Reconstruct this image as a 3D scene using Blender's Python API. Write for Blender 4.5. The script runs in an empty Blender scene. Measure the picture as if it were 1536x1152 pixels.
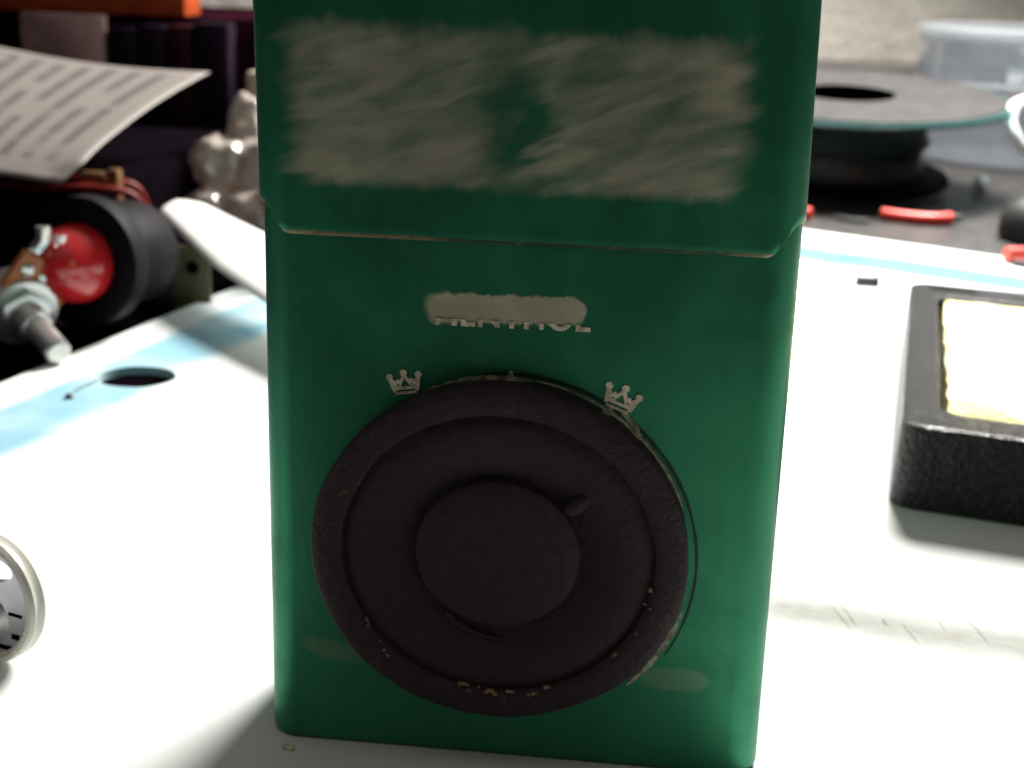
import bpy, bmesh, math, random
from mathutils import Vector, Matrix, noise as mnoise

random.seed(7)
MM = 0.001
SC = bpy.context.scene
COL = SC.collection

# ------------------------------------------------------------------ camera
YAW, PITCH, ROLL = -0.10682831, 0.291612523, 0.0303861252
CAM = Vector((14.632303, -148.093855, 90.3872179)) * MM
fwd = Vector((math.sin(YAW) * math.cos(PITCH), math.cos(YAW) * math.cos(PITCH), -math.sin(PITCH)))
rgt0 = Vector((math.cos(YAW), -math.sin(YAW), 0))
up0 = rgt0.cross(fwd)
rgt = math.cos(ROLL) * rgt0 + math.sin(ROLL) * up0
upv = -math.sin(ROLL) * rgt0 + math.cos(ROLL) * up0
cam = bpy.data.cameras.new('camera')
cam_o = bpy.data.objects.new('camera', cam)
COL.objects.link(cam_o)
cam_o.matrix_world = Matrix(((rgt.x, upv.x, -fwd.x, CAM.x), (rgt.y, upv.y, -fwd.y, CAM.y),
                             (rgt.z, upv.z, -fwd.z, CAM.z), (0, 0, 0, 1)))
cam.sensor_width = 36
cam.lens = 36 * 2150.19 / 1536
cam.clip_start = 0.005
cam.clip_end = 20
cam.dof.use_dof = True
cam.dof.focus_distance = 0.152
cam.dof.aperture_fstop = 42
SC.camera = cam_o

# ------------------------------------------------------------------ light
w = bpy.data.worlds.new('World')
SC.world = w
w.use_nodes = True
bg = w.node_tree.nodes['Background']
# dim room: light comes mostly off the ceiling, little from the sides
_t = w.node_tree
_tc = _t.nodes.new('ShaderNodeTexCoord'); _sx = _t.nodes.new('ShaderNodeSeparateXYZ'); _rp = _t.nodes.new('ShaderNodeValToRGB')
_t.links.new(_tc.outputs['Generated'], _sx.inputs[0]); _t.links.new(_sx.outputs[2], _rp.inputs[0]); _t.links.new(_rp.outputs[0], bg.inputs[0])
_rp.color_ramp.elements[0].position = 0.45; _rp.color_ramp.elements[0].color = (0.07, 0.055, 0.07, 1)
_rp.color_ramp.elements[1].position = 0.95; _rp.color_ramp.elements[1].color = (1.0, 0.93, 0.84, 1)
bg.inputs[1].default_value = 0.33
lamp = bpy.data.lights.new('desk_lamp', 'AREA')
lamp.shape = 'DISK'
lamp.size = 0.19
lamp.energy = 10.8
lamp.color = (1.0, 0.98, 0.92)
lamp_o = bpy.data.objects.new('desk_lamp', lamp)
COL.objects.link(lamp_o)
lamp_o.location = (0.135, 0.520, 0.350)
lamp_o.rotation_euler = Vector((-0.28, -0.72, -0.63)).to_track_quat('-Z', 'Y').to_euler()
SC.view_settings.view_transform = 'Standard'
SC.view_settings.look = 'None'
SC.view_settings.exposure = 0.0
SC.view_settings.gamma = 1.0
SC.view_settings.use_curve_mapping = False

# ------------------------------------------------------------------ materials
class NT:
    """small node-expression helper"""
    def __init__(self, name, rough=0.5, metal=0.0):
        self.m = bpy.data.materials.new(name)
        self.m.use_nodes = True
        self.t = self.m.node_tree
        self.b = self.t.nodes['Principled BSDF']
        self.b.inputs['Roughness'].default_value = rough
        self.b.inputs['Metallic'].default_value = metal
    def _set(self, sock, v):
        if isinstance(v, bpy.types.NodeSocket):
            self.t.links.new(v, sock)
        else:
            if hasattr(sock.default_value, '__len__') and len(sock.default_value) == 4 and len(v) == 3:
                v = (*v, 1)
            sock.default_value = v
    def node(self, typ, **kw):
        n = self.t.nodes.new(typ)
        for k, v in kw.items():
            setattr(n, k, v)
        return n
    def math(self, op, a, b=0.0, c=0.0, clamp=False):
        n = self.node('ShaderNodeMath', operation=op, use_clamp=clamp)
        self._set(n.inputs[0], a); self._set(n.inputs[1], b); self._set(n.inputs[2], c)
        return n.outputs[0]
    def add(self, a, b): return self.math('ADD', a, b)
    def sub(self, a, b): return self.math('SUBTRACT', a, b)
    def mul(self, a, b): return self.math('MULTIPLY', a, b)
    def mx(self, a, b): return self.math('MAXIMUM', a, b)
    def ss(self, x, lo, hi):
        n = self.node('ShaderNodeMapRange', interpolation_type='SMOOTHSTEP')
        self._set(n.inputs[0], x); n.inputs[1].default_value = lo; n.inputs[2].default_value = hi
        return n.outputs[0]
    def band(self, x, a, b, c, d):
        return self.mul(self.ss(x, a, b), self.sub(1.0, self.ss(x, c, d)))
    def mix(self, f, a, b):
        n = self.node('ShaderNodeMix', data_type='RGBA')
        self._set(n.inputs[0], f); self._set(n.inputs[6], a); self._set(n.inputs[7], b)
        return n.outputs[2]
    def coord(self, which='Object'):
        return self.node('ShaderNodeTexCoord').outputs[which]
    def xyz(self, v):
        n = self.node('ShaderNodeSeparateXYZ'); self._set(n.inputs[0], v)
        return n.outputs
    def vec(self, x, y, z):
        n = self.node('ShaderNodeCombineXYZ')
        self._set(n.inputs[0], x); self._set(n.inputs[1], y); self._set(n.inputs[2], z)
        return n.outputs[0]
    def noise(self, v, scale, detail=3, rough=0.55, dist=0.0):
        n = self.node('ShaderNodeTexNoise')
        self._set(n.inputs['Vector'], v)
        n.inputs['Scale'].default_value = scale; n.inputs['Detail'].default_value = detail
        n.inputs['Roughness'].default_value = rough; n.inputs['Distortion'].default_value = dist
        return n.outputs[0]
    def color(self, c): self._set(self.b.inputs['Base Color'], c)
    def rough(self, r): self._set(self.b.inputs['Roughness'], r)
    def bump(self, h, strength=0.3, dist=0.0005):
        n = self.node('ShaderNodeBump')
        n.inputs['Strength'].default_value = strength; n.inputs['Distance'].default_value = dist
        self._set(n.inputs['Height'], h)
        self.t.links.new(n.outputs[0], self.b.inputs['Normal'])

def mat(name, c, rough=0.5, metal=0.0, var=0.18, scale=120, bump=0.0, bscale=600, transm=0.0, alpha=1.0, coat=0.0, spec=0.5):
    n = NT(name, rough, metal)
    co = n.coord()
    f = n.noise(co, scale, 4)
    lo = tuple(max(0, x * (1 - var)) for x in c); hi = tuple(min(1, x * (1 + var)) for x in c)
    n.color(n.mix(n.ss(f, 0.3, 0.7), lo, hi))
    n.rough(n.math('ADD', n.mul(n.sub(f, 0.5), 0.25), rough, clamp=True))
    if bump:
        n.bump(n.noise(co, bscale, 3), bump)
    n.b.inputs['Transmission Weight'].default_value = transm
    n.b.inputs['Alpha'].default_value = alpha
    n.b.inputs['Coat Weight'].default_value = coat
    n.b.inputs['Specular IOR Level'].default_value = spec
    return n.m

GREEN = (0.034, 0.245, 0.125)
BEIGE = (0.82, 0.76, 0.57)
def green_nodes(n, sx):
    co = n.coord()
    o = n.xyz(co)
    X, Z = n.mul(o[0], 1000.0), n.mul(o[2], 1000.0)
    blot = n.noise(co, 60, 4)
    streak = n.noise(n.vec(n.mul(o[0], 900), n.mul(o[2], 40), 0.0), 1.0, 3)
    base = n.mix(n.ss(blot, 0.25, 0.75), tuple(c * 0.84 for c in GREEN), tuple(c * 1.14 for c in GREEN))
    base = n.mix(n.mul(n.ss(streak, 0.45, 0.80), 0.22), base, (0.015, 0.14, 0.08))
    fine = n.noise(co, 900, 2)
    smg = n.noise(co, 130, 5, 0.65)
    n.rough(n.add(n.add(0.36, n.mul(n.sub(blot, 0.4), 0.2)), n.mul(n.ss(smg, 0.45, 0.65), 0.10)))
    n.b.inputs['Metallic'].default_value = 0.62
    n.b.inputs['Specular IOR Level'].default_value = 0.4
    n.bump(n.add(n.mul(streak, 0.5), n.mul(fine, 0.2)), 0.05, 0.0002)
    return co, X, Z, base

def tin_body_material():
    n = NT('green_enamel_body', 0.34)
    co, X, Z, base = green_nodes(n, 0)
    wv = n.sub(n.noise(n.vec(n.mul(X, 0.25), 0.0, n.mul(Z, 0.9)), 1.0, 3), 0.5)
    wob = n.sub(n.noise(n.vec(n.mul(X, 0.9), 0.0, n.mul(Z, 0.15)), 1.0, 2), 0.5)
    # smeared bar under the lid
    zz = n.sub(n.sub(Z, n.mul(X, 0.03)), 0.0)
    bx = n.mx(n.sub(n.math('ABSOLUTE', n.add(X, 1.6)), 6.9), 0.0)
    bz = n.sub(n.add(zz, n.mul(wob, 1.1)), 53.98)
    bd = n.math('SQRT', n.add(n.mul(bx, bx), n.mul(bz, bz)))
    bd = n.add(bd, n.mul(wv, 0.5))
    feather = n.add(1.0, n.mul(n.sub(1.0, n.ss(X, -11.5, -6.5)), 1.6))
    bar = n.sub(1.0, n.ss(n.math('DIVIDE', n.sub(bd, 1.33), feather), 0.0, 0.42))
    shade = n.noise(n.vec(n.mul(X, 0.4), 0.0, n.mul(Z, 1.6)), 1.0, 3)
    col = n.mix(n.mul(bar, n.add(0.72, n.mul(shade, 0.3))), base, BEIGE)
    # two faint smudges near the bottom
    def ell(cx, cz, rx, rz, tilt):
        ex = n.math('DIVIDE', n.sub(X, cx), rx); ez = n.math('DIVIDE', n.sub(n.add(Z, n.mul(n.sub(X, cx), tilt)), cz), rz)
        e4 = n.add(n.mul(n.mul(ex, ex), n.mul(ex, ex)), n.mul(ez, ez))
        return n.sub(1.0, n.ss(n.add(e4, n.mul(wv, 0.8)), 0.45, 1.25))
    l = ell(-21.0, 12.0, 3.6, 1.3, 0.22)
    r = ell(18.7, 11.8, 4.0, 1.5, 0.0)
    col = n.mix(n.mul(n.mx(l, r), 0.26), col, (0.30, 0.33, 0.24))
    n.color(col)
    return n.m

def tin_lid_material():
    n = NT('green_enamel_lid', 0.34)
    co, X, Z, base = green_nodes(n, 0)
    Xs = n.sub(X, n.mul(n.sub(Z, 61.0), -0.016))
    a = 0.30
    U = n.add(n.mul(Xs, math.cos(a)), n.mul(Z, math.sin(a)))
    V = n.sub(n.mul(Z, math.cos(a)), n.mul(Xs, math.sin(a)))
    s1 = n.noise(n.vec(n.mul(U, 0.10), n.mul(V, 0.40), 0.0), 1.0, 3, 0.5, 0.5)
    s2 = n.noise(n.vec(n.mul(U, 0.06), n.mul(V, 0.22), 5.0), 1.0, 3, 0.5, 1.0)
    s3 = n.noise(n.vec(n.mul(U, 0.06), n.mul(V, 0.32), 9.0), 1.0, 2)
    ragx = n.mul(n.sub(s3, 0.5), 9.0)
    ragz = n.mul(n.sub(n.noise(n.vec(n.mul(Xs, 0.30), n.mul(Z, 0.15), 2.0), 1.0, 3), 0.5), 4.0)
    ex = n.band(n.add(Xs, ragx), -26.4, -22.6, 20.0, 23.8)
    top = n.sub(1.0, n.ss(n.add(Z, ragz), 81.4, 84.0))
    bot = n.ss(n.add(Z, n.mul(ragz, 0.5)), 66.0, 67.6)
    body = n.mul(n.mul(ex, top), bot)
    gap = n.mul(n.band(n.add(Xs, n.mul(n.sub(s2, 0.5), 16.0)), -7.5, -2.5, -1.0, 4.0), n.add(0.55, n.mul(0.45, n.band(n.add(Z, ragz), 67.0, 70.0, 76.0, 80.0))))
    amt = n.mul(body, n.add(0.25, n.mul(n.ss(n.add(n.mul(s1, 0.55), n.mul(s2, 0.45)), 0.32, 0.62), 0.62)))
    amt = n.mul(amt, n.sub(1.0, n.mul(gap, 0.95)))
    ridge = n.ss(s3, 0.60, 0.74)
    amt = n.math('ADD', amt, n.mul(n.mul(body, ridge), 0.12), clamp=True)
    col = n.mix(n.mul(amt, 0.92), base, BEIGE)
    # bare worn metal along the bottom edge
    wn = n.noise(n.vec(n.mul(X, 0.5), 0.0, n.mul(Z, 2.0)), 1.0, 4, 0.7)
    front = n.sub(1.0, n.ss(Z, 61.25, 61.6))
    left = n.sub(1.0, n.ss(X, -12.0, -6.0))
    right = n.ss(X, 20.5, 22.5)
    wm = n.mul(front, n.add(n.mx(n.mul(left, 0.7), n.mul(right, 0.3)), n.mul(n.ss(wn, 0.56, 0.66), 0.6)))
    col = n.mix(n.mul(front, 0.75), col, (0.035, 0.022, 0.014))
    col = n.mix(n.math('MULTIPLY', wm, n.ss(wn, 0.30, 0.5), clamp=True), col, (0.42, 0.30, 0.18))
    n.color(col)
    return n.m

def sheet_material():
    n = NT('white_work_sheet', 0.6)
    n.b.inputs['Specular IOR Level'].default_value = 0.08
    co = n.coord()
    o = n.xyz(co)
    X, Y = n.mul(o[0], 1000.0), n.mul(o[1], 1000.0)
    soft = n.noise(co, 22, 3)
    dl = n.add(n.sub(n.mul(n.add(X, 124.2), 0.978), n.mul(n.sub(Y, 128.8), 0.207)), n.mul(n.sub(soft, 0.5), 8.0))
    dr = n.sub(n.mul(n.sub(X, 62.4), -0.464), n.mul(n.sub(Y, 360.9), 0.886))
    sl = n.band(dl, 9.0, 13.0, 27.0, 34.0)
    sr = n.band(n.add(dr, n.mul(n.sub(soft, 0.5), 6.0)), 24.0, 29.0, 47.0, 54.0)
    pt = n.noise(co, 40, 2)
    fade = n.add(0.6, n.mul(n.ss(pt, 0.35, 0.6), 0.4))
    st = n.mul(n.mx(n.mul(sl, 0.9), sr), n.mx(fade, n.mul(sr, 0.97)))
    white = n.mix(n.ss(n.noise(co, 9, 4), 0.3, 0.7), (0.71, 0.75, 0.735), (0.79, 0.82, 0.81))
    col = n.mix(st, white, n.mix(sr, (0.19, 0.42, 0.54), (0.085, 0.17, 0.22)))
    # grubby smear with fine scratches beside the tin
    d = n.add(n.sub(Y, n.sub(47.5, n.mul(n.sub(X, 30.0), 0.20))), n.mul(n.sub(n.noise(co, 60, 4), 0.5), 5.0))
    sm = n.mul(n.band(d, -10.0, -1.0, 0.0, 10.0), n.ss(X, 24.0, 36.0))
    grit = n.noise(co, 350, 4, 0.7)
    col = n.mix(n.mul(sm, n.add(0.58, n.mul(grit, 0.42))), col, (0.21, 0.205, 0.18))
    sc = None
    for (x0, y0, x1, y1, wd) in ((41.6, 49.5, 43.8, 40.5, .16), (43.1, 50.2, 44.9, 41.5, .12), (51.1, 46.0, 52.9, 36.8, .12),
                                 (55.4, 52, 57.6, 41, .10), (60.3, 50.6, 62.9, 38, .13), (48.6, 46, 49.0, 43, .2)):
        L = math.hypot(x1 - x0, y1 - y0); ux, uy = (x1 - x0) / L, (y1 - y0) / L
        wig = n.mul(n.sub(n.noise(co, 200, 2), 0.5), 1.2)
        px, py = n.sub(X, x0), n.sub(Y, y0)
        al = n.add(n.mul(px, ux), n.mul(py, uy))
        ac = n.add(n.sub(n.mul(px, -uy), n.mul(py, -ux)), wig)
        m_ = n.mul(n.band(al, 0, L * .35, L * .65, L), n.sub(1.0, n.ss(n.math('ABSOLUTE', ac), wd * .4, wd * 1.6)))
        sc = m_ if sc is None else n.mx(sc, m_)
    col = n.mix(n.mul(sc, n.add(0.35, n.mul(grit, 0.6))), col, (0.10, 0.09, 0.07))
    n.color(col)
    n.rough(n.add(0.55, n.mul(soft, 0.2)))
    n.bump(n.noise(co, 700, 3), 0.06, 0.0002)
    return n.m

def paper_material():
    n = NT('printed_paper', 0.55)
    u = n.xyz(n.coord('UV'))
    S, T = u[0], u[1]
    row = n.math('FRACT', n.mul(T, 19.0))
    rowi = n.math('FLOOR', n.mul(T, 19.0))
    line = n.band(row, 0.15, 0.25, 0.60, 0.72)
    word = n.noise(n.vec(n.mul(S, 34.0), n.mul(rowi, 3.7), 0.0), 1.0, 2)
    seg = n.noise(n.vec(n.mul(S, 3.2), n.mul(rowi, 7.3), 4.0), 1.0, 1)
    wmask = n.mul(n.ss(word, 0.34, 0.42), n.ss(seg, 0.33, 0.42))
    mar = n.mul(n.band(S, 0.08, 0.10, 0.93, 0.95), n.ss(T, 0.035, 0.05))
    ink = n.mul(n.mul(line, wmask), mar)
    f = n.noise(n.coord(), 40, 3)
    base = n.mix(f, (0.185, 0.163, 0.150), (0.22, 0.196, 0.182))
    n.color(n.mix(n.mul(ink, 0.58), base, (0.04, 0.03, 0.04)))
    n.bump(f, 0.1, 0.001)
    return n.m

def speck_material(name, base, speck, rough, sc=1100, lo=0.52, hi=0.66, bump=0.6, bd=0.0006, spec=0.5):
    n = NT(name, rough)
    n.b.inputs['Specular IOR Level'].default_value = spec
    co = n.coord()
    g = n.noise(co, sc, 3, 0.65)
    n.color(n.mix(n.ss(g, lo, hi), base, speck))
    n.bump(g, bump, bd)
    return n.m

def sponge_material():
    n = NT('yellow_sponge', 0.9)
    co = n.coord()
    v = n.node('ShaderNodeTexVoronoi'); n._set(v.inputs['Vector'], co); v.inputs['Scale'].default_value = 420
    g = n.noise(co, 130, 4)
    c = n.mix(n.ss(g, 0.35, 0.7), (0.90, 0.82, 0.36), (0.90, 0.86, 0.56))
    st = n.noise(co, 70, 3)
    c = n.mix(n.mul(n.ss(st, 0.62, 0.72), 0.7), c, (0.55, 0.42, 0.06))
    c = n.mix(n.mul(n.sub(1.0, n.ss(v.outputs['Distance'], 0.05, 0.25)), 0.35), c, (0.5, 0.4, 0.08))
    n.color(c)
    n.bump(n.sub(g, n.mul(n.sub(1.0, n.ss(v.outputs['Distance'], 0.05, 0.35)), 0.6)), 0.5, 0.0015)
    return n.m

def cone_material():
    n = NT('black_speaker_paper', 0.75)
    n.b.inputs['Specular IOR Level'].default_value = 0.25
    co = n.coord()
    g = n.noise(co, 800, 3)
    n.color(n.mix(g, (0.027, 0.017, 0.024), (0.048, 0.033, 0.043)))
    n.bump(n.add(g, n.noise(co, 220, 4)), 0.5, 0.0006)
    return n.m

def rim_material():
    n = NT('black_speaker_rim', 0.6)
    n.b.inputs['Specular IOR Level'].default_value = 0.3
    co = n.coord()
    g = n.noise(co, 260, 4, 0.7)
    c = n.mix(n.noise(co, 700, 3), (0.017, 0.010, 0.015), (0.046, 0.029, 0.036))
    n.color(n.mix(n.mul(n.ss(g, 0.59, 0.72), 0.6), c, (0.13, 0.065, 0.04)))
    n.bump(n.add(n.mul(g, 0.4), n.noise(co, 1400, 3)), 0.45, 0.0004)
    return n.m

def wall_material():
    n = NT('wall_plaster', 0.8)
    co = n.coord()
    a = n.noise(co, 25, 5, 0.6); b = n.noise(co, 120, 4)
    c = n.mix(n.ss(a, 0.3, 0.7), (0.60, 0.565, 0.50), (0.70, 0.665, 0.60))
    n.color(n.mix(n.mul(n.ss(b, 0.58, 0.7), 0.4), c, (0.48, 0.44, 0.38)))
    n.bump(n.add(a, b), 0.5, 0.004)
    return n.m

M = {}
M['body'] = tin_body_material()
M['lid'] = tin_lid_material()
M['sheet'] = sheet_material()
M['paper'] = paper_material()
M['sponge'] = sponge_material()
M['cone'] = cone_material()
M['rim'] = rim_material()
M['wall'] = wall_material()
M['desk'] = speck_material('dark_desk_laminate', (0.020, 0.018, 0.018), (0.060, 0.052, 0.048), 0.38, 160, 0.45, 0.7, 0.15, 0.0004)
M['block'] = speck_material('textured_black_plastic', (0.006, 0.005, 0.007), (0.030, 0.027, 0.032), 0.26, 900, 0.48, 0.62, 1.0, 0.0035, 0.55)
M['print'] = mat('pale_print', (0.70, 0.64, 0.46), 0.5, scale=900, var=0.4)
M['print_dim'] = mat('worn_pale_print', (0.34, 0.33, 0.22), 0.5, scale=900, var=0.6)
M['fray'] = mat('frayed_board', (0.22, 0.13, 0.06), 0.6, scale=900, var=0.7)
M['ringline'] = mat('dark_printed_line', (0.002, 0.018, 0.014), 0.5, scale=700, var=0.4)
M['black'] = mat('black_plastic', (0.0035, 0.0025, 0.004), 0.65, bump=0.1, spec=0.08)
M['blackmatt'] = mat('matt_black_card', (0.0035, 0.0022, 0.0035), 0.8, spec=0.0)
M['red'] = mat('glossy_red_plastic', (0.52, 0.016, 0.020), 0.22, var=0.04, scale=40, coat=0.5)
M['redtube'] = mat('red_sleeving', (0.72, 0.055, 0.035), 0.4, var=0.08)
M['metal'] = mat('dull_steel', (0.55, 0.56, 0.55), 0.32, 0.9, bump=0.1)
M['phenolic'] = mat('brown_phenolic', (0.42, 0.12, 0.03), 0.5)
M['solder'] = mat('solder', (0.75, 0.75, 0.72), 0.22, 0.9)
M['whiteplastic'] = mat('white_plastic', (0.82, 0.82, 0.80), 0.4, var=0.03)
M['bag'] = mat('clear_crumpled_film', (0.60, 0.52, 0.47), 0.14, var=0.10, transm=0.3, coat=1.0)
M['cream'] = mat('cream_plastic', (0.42, 0.35, 0.27), 0.5)
M['teal'] = mat('teal_wire', (0.08, 0.30, 0.27), 0.4)
M['olive'] = mat('olive_board', (0.075, 0.070, 0.030), 0.5)
M['wire_red'] = mat('dark_red_wire', (0.16, 0.012, 0.008), 0.5, spec=0.2)
M['bronze'] = mat('bronze_clip', (0.35, 0.18, 0.09), 0.35, 0.7)
M['orange'] = mat('orange_card', (0.32, 0.048, 0.010), 0.6, spec=0.2)
M['pink'] = mat('faded_pink_card', (0.33, 0.20, 0.195), 0.75, var=0.3, scale=60)
M['navy'] = mat('navy_card', (0.010, 0.005, 0.012), 0.6, var=0.4, scale=60, spec=0.08)
M['maroon'] = mat('maroon_card', (0.024, 0.005, 0.009), 0.6, var=0.4, scale=60, spec=0.08)
M['maroonblack'] = mat('maroon_black_card', (0.016, 0.0035, 0.007), 0.8, var=0.5, scale=30, spec=0.0)
M['label'] = mat('grey_spool_label', (0.045, 0.043, 0.043), 0.8, spec=0.08)
M['flange'] = mat('clear_teal_plastic', (0.20, 0.52, 0.50), 0.15, var=0.03, transm=0.85, spec=0.3)
M['darkcore'] = mat('dark_wound_wire', (0.010, 0.018, 0.020), 0.4, scale=300)
M['clear'] = mat('clear_plastic', (0.80, 0.84, 0.90), 0.05, var=0.02, transm=0.82, coat=1.0)
M['tubrim'] = mat('rim_highlight_plastic', (0.80, 0.84, 0.90), 0.10, var=0.02, transm=0.6, coat=1.0)  # cloudier copy of the tub plastic, standing in for its rim highlights
M['strip'] = mat('grey_upstand', (0.10, 0.09, 0.085), 0.55)
M['cable'] = mat('white_cable', (0.80, 0.84, 0.88), 0.35, var=0.03)
M['greypart'] = mat('grey_component', (0.060, 0.060, 0.075), 0.4)
M['rubber'] = mat('black_rubber', (0.012, 0.014, 0.014), 0.55)
M['wheelwhite'] = mat('milky_plastic', (0.78, 0.76, 0.68), 0.25, var=0.04, transm=0.25)
M['wheelgrey'] = mat('grey_plate', (0.50, 0.49, 0.54), 0.28, 0.85)

# ------------------------------------------------------------------ geometry helpers
def link(name, bm, material, parent=None, smooth=True, loc=None):
    me = bpy.data.meshes.new(name)
    bmesh.ops.recalc_face_normals(bm, faces=bm.faces)
    bm.to_mesh(me); bm.free()
    if smooth:
        me.shade_smooth() if hasattr(me, 'shade_smooth') else None
        try:
            me.set_sharp_from_angle(angle=math.radians(38))
        except Exception:
            pass
    me.materials.append(material)
    o = bpy.data.objects.new(name, me)
    COL.objects.link(o)
    if parent is not None: o.parent = parent
    if loc is not None: o.location = loc
    return o
def tag(o, label=None, cat=None, group=None, kind=None):
    if label: o['label'] = label
    if cat: o['category'] = cat
    if group: o['group'] = group
    if kind: o['kind'] = kind
    return o
def empty(name, loc, mtx=None):
    o = bpy.data.objects.new(name, None)
    COL.objects.link(o)
    o.empty_display_size = 0.005
    if mtx is not None:
        o.matrix_world = mtx
    else:
        o.location = loc
    return o
def V(x, y, z): return Vector((x, y, z)) * MM
def box(bm, x0, x1, y0, y1, z0, z1, bev=0.0, seg=2):
    r = bmesh.ops.create_cube(bm, size=1)
    vs = r['verts']
    for v in vs:
        v.co = Vector(((x0 if v.co.x < 0 else x1), (y0 if v.co.y < 0 else y1), (z0 if v.co.z < 0 else z1))) * MM
    if bev:
        es = list({e for v in vs for e in v.link_edges})
        bmesh.ops.bevel(bm, geom=es, offset=bev * MM, segments=seg, affect='EDGES', profile=0.5)
    return vs
def lathe(bm, prof, n=48, close=True, mtx=None, wob=None):
    """revolve (r, h) pairs in mm about +Z"""
    rings = []
    for r, h in prof:
        if r < 1e-6:
            rings.append([bm.verts.new((0, 0, h * MM))])
        else:
            ring = []
            for k in range(n):
                a = 2 * math.pi * k / n
                rr, hh = r, h
                if wob: rr, hh = wob(r, h, a)
                ring.append(bm.verts.new((rr * MM * math.cos(a), rr * MM * math.sin(a), hh * MM)))
            rings.append(ring)
    for a, b in zip(rings, rings[1:]):
        if len(a) == 1 and len(b) == 1: continue
        for k in range(n):
            k2 = (k + 1) % n
            if len(a) == 1: bm.faces.new((a[0], b[k], b[k2]))
            elif len(b) == 1: bm.faces.new((a[k], b[0], a[k2]))
            else: bm.faces.new((a[k], b[k], b[k2], a[k2]))
    if mtx is not None:
        for ring in rings:
            for v in ring: v.co = mtx @ v.co
    return rings
def tube(bm, pts, r, n=10, caps=True, r1=None):
    """round tube through points (mm)"""
    P = [Vector(p) * MM for p in pts]
    rings = []
    prevu = None
    for i, p in enumerate(P):
        t = (P[min(i + 1, len(P) - 1)] - P[max(i - 1, 0)]).normalized()
        u = t.orthogonal().normalized() if prevu is None else (prevu - t * prevu.dot(t)).normalized()
        prevu = u
        v = t.cross(u)
        rr = (r if r1 is None else r + (r1 - r) * i / (len(P) - 1)) * MM
        rings.append([bm.verts.new(p + u * rr * math.cos(2 * math.pi * k / n) + v * rr * math.sin(2 * math.pi * k / n)) for k in range(n)])
    for a, b in zip(rings, rings[1:]):
        for k in range(n):
            bm.faces.new((a[k], a[(k + 1) % n], b[(k + 1) % n], b[k]))
    if caps:
        bm.faces.new(rings[0][::-1]); bm.faces.new(rings[-1])
def smooth_path(ctrl, n=8):
    out = []
    C = [Vector(c) for c in ctrl]
    for i in range(len(C) - 1):
        p0, p1, p2, p3 = C[max(i - 1, 0)], C[i], C[i + 1], C[min(i + 2, len(C) - 1)]
        for k in range(n):
            t = k / n
            out.append(0.5 * ((2 * p1) + (p2 - p0) * t + (2 * p0 - 5 * p1 + 4 * p2 - p3) * t * t + (3 * p1 - p0 - 3 * p2 + p3) * t ** 3))
    out.append(C[-1])
    return out
def basis(x, y, z, o):
    return Matrix(((x.x, y.x, z.x, o.x), (x.y, y.y, z.y, o.y), (x.z, y.z, z.z, o.z), (0, 0, 0, 1)))
def axis_mtx(axis, o):
    z = Vector(axis).normalized()
    x = Vector((0, 0, 1)).cross(z)
    x = x.normalized() if x.length > 1e-4 else Vector((1, 0, 0))
    return basis(x, z.cross(x), z, o)

# ------------------------------------------------------------------ setting
bm = bmesh.new(); box(bm, -900, 900, -700, 760, -32, -2.2, 0)
tag(link('desk_top', bm, M['desk'], smooth=False), kind='structure')
bm = bmesh.new(); box(bm, -900, 900, 720, 780, -40, 900, 0)
tag(link('wall', bm, M['wall'], smooth=False), kind='structure')
bm = bmesh.new(); box(bm, -20, 900, 686, 719, -2.0, 37, 2.0, 3)
tag(link('upstand', bm, M['strip']), kind='structure')

# white work sheet with its hanging hole
outer = [(-173, -105), (-124.2, 128.8), (-100.4, 241.9), (-70, 385), (-66, 400), (-58, 411), (-46, 414), (-34, 411), (62.4, 360.9), (129.7, 325.5), (285, 244), (285, -105)]
bm = bmesh.new()
ov = [bm.verts.new(V(x, y, 0)) for x, y in outer]
hv = [bm.verts.new(V(-98.2 + 8.2 * math.cos(a) + 0.25 * math.cos(5 * a), 139.6 + 8.2 * math.sin(a) + .3 * math.sin(3 * a), 0)) for a in [2 * math.pi * k / 40 for k in range(40)]]
es = [bm.edges.new((l[i], l[(i + 1) % len(l)])) for l in (ov, hv) for i in range(len(l))]
bmesh.ops.triangle_fill(bm, use_beauty=True, use_dissolve=False, edges=es)
top = list(bm.faces)
ex = bmesh.ops.extrude_face_region(bm, geom=top)
for v in [g for g in ex['geom'] if isinstance(g, bmesh.types.BMVert)]: v.co.z -= 1.9 * MM
sheet = link('work_sheet', bm, M['sheet'], smooth=False)
tag(sheet, 'large white plastic work sheet with pale blue border stripes and a round hanging hole', 'work sheet')

bm = bmesh.new()
box(bm, -420, -40, 60, 440, -2.15, -1.95, 0)
tag(link('desk_darkening_mat', bm, M['blackmatt'], smooth=False), 'thin matt black mat added to darken the lit desk under the left edge of the white sheet', 'mat')  # added black layer, keeps the lamplit desk beyond the sheet dark

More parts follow.
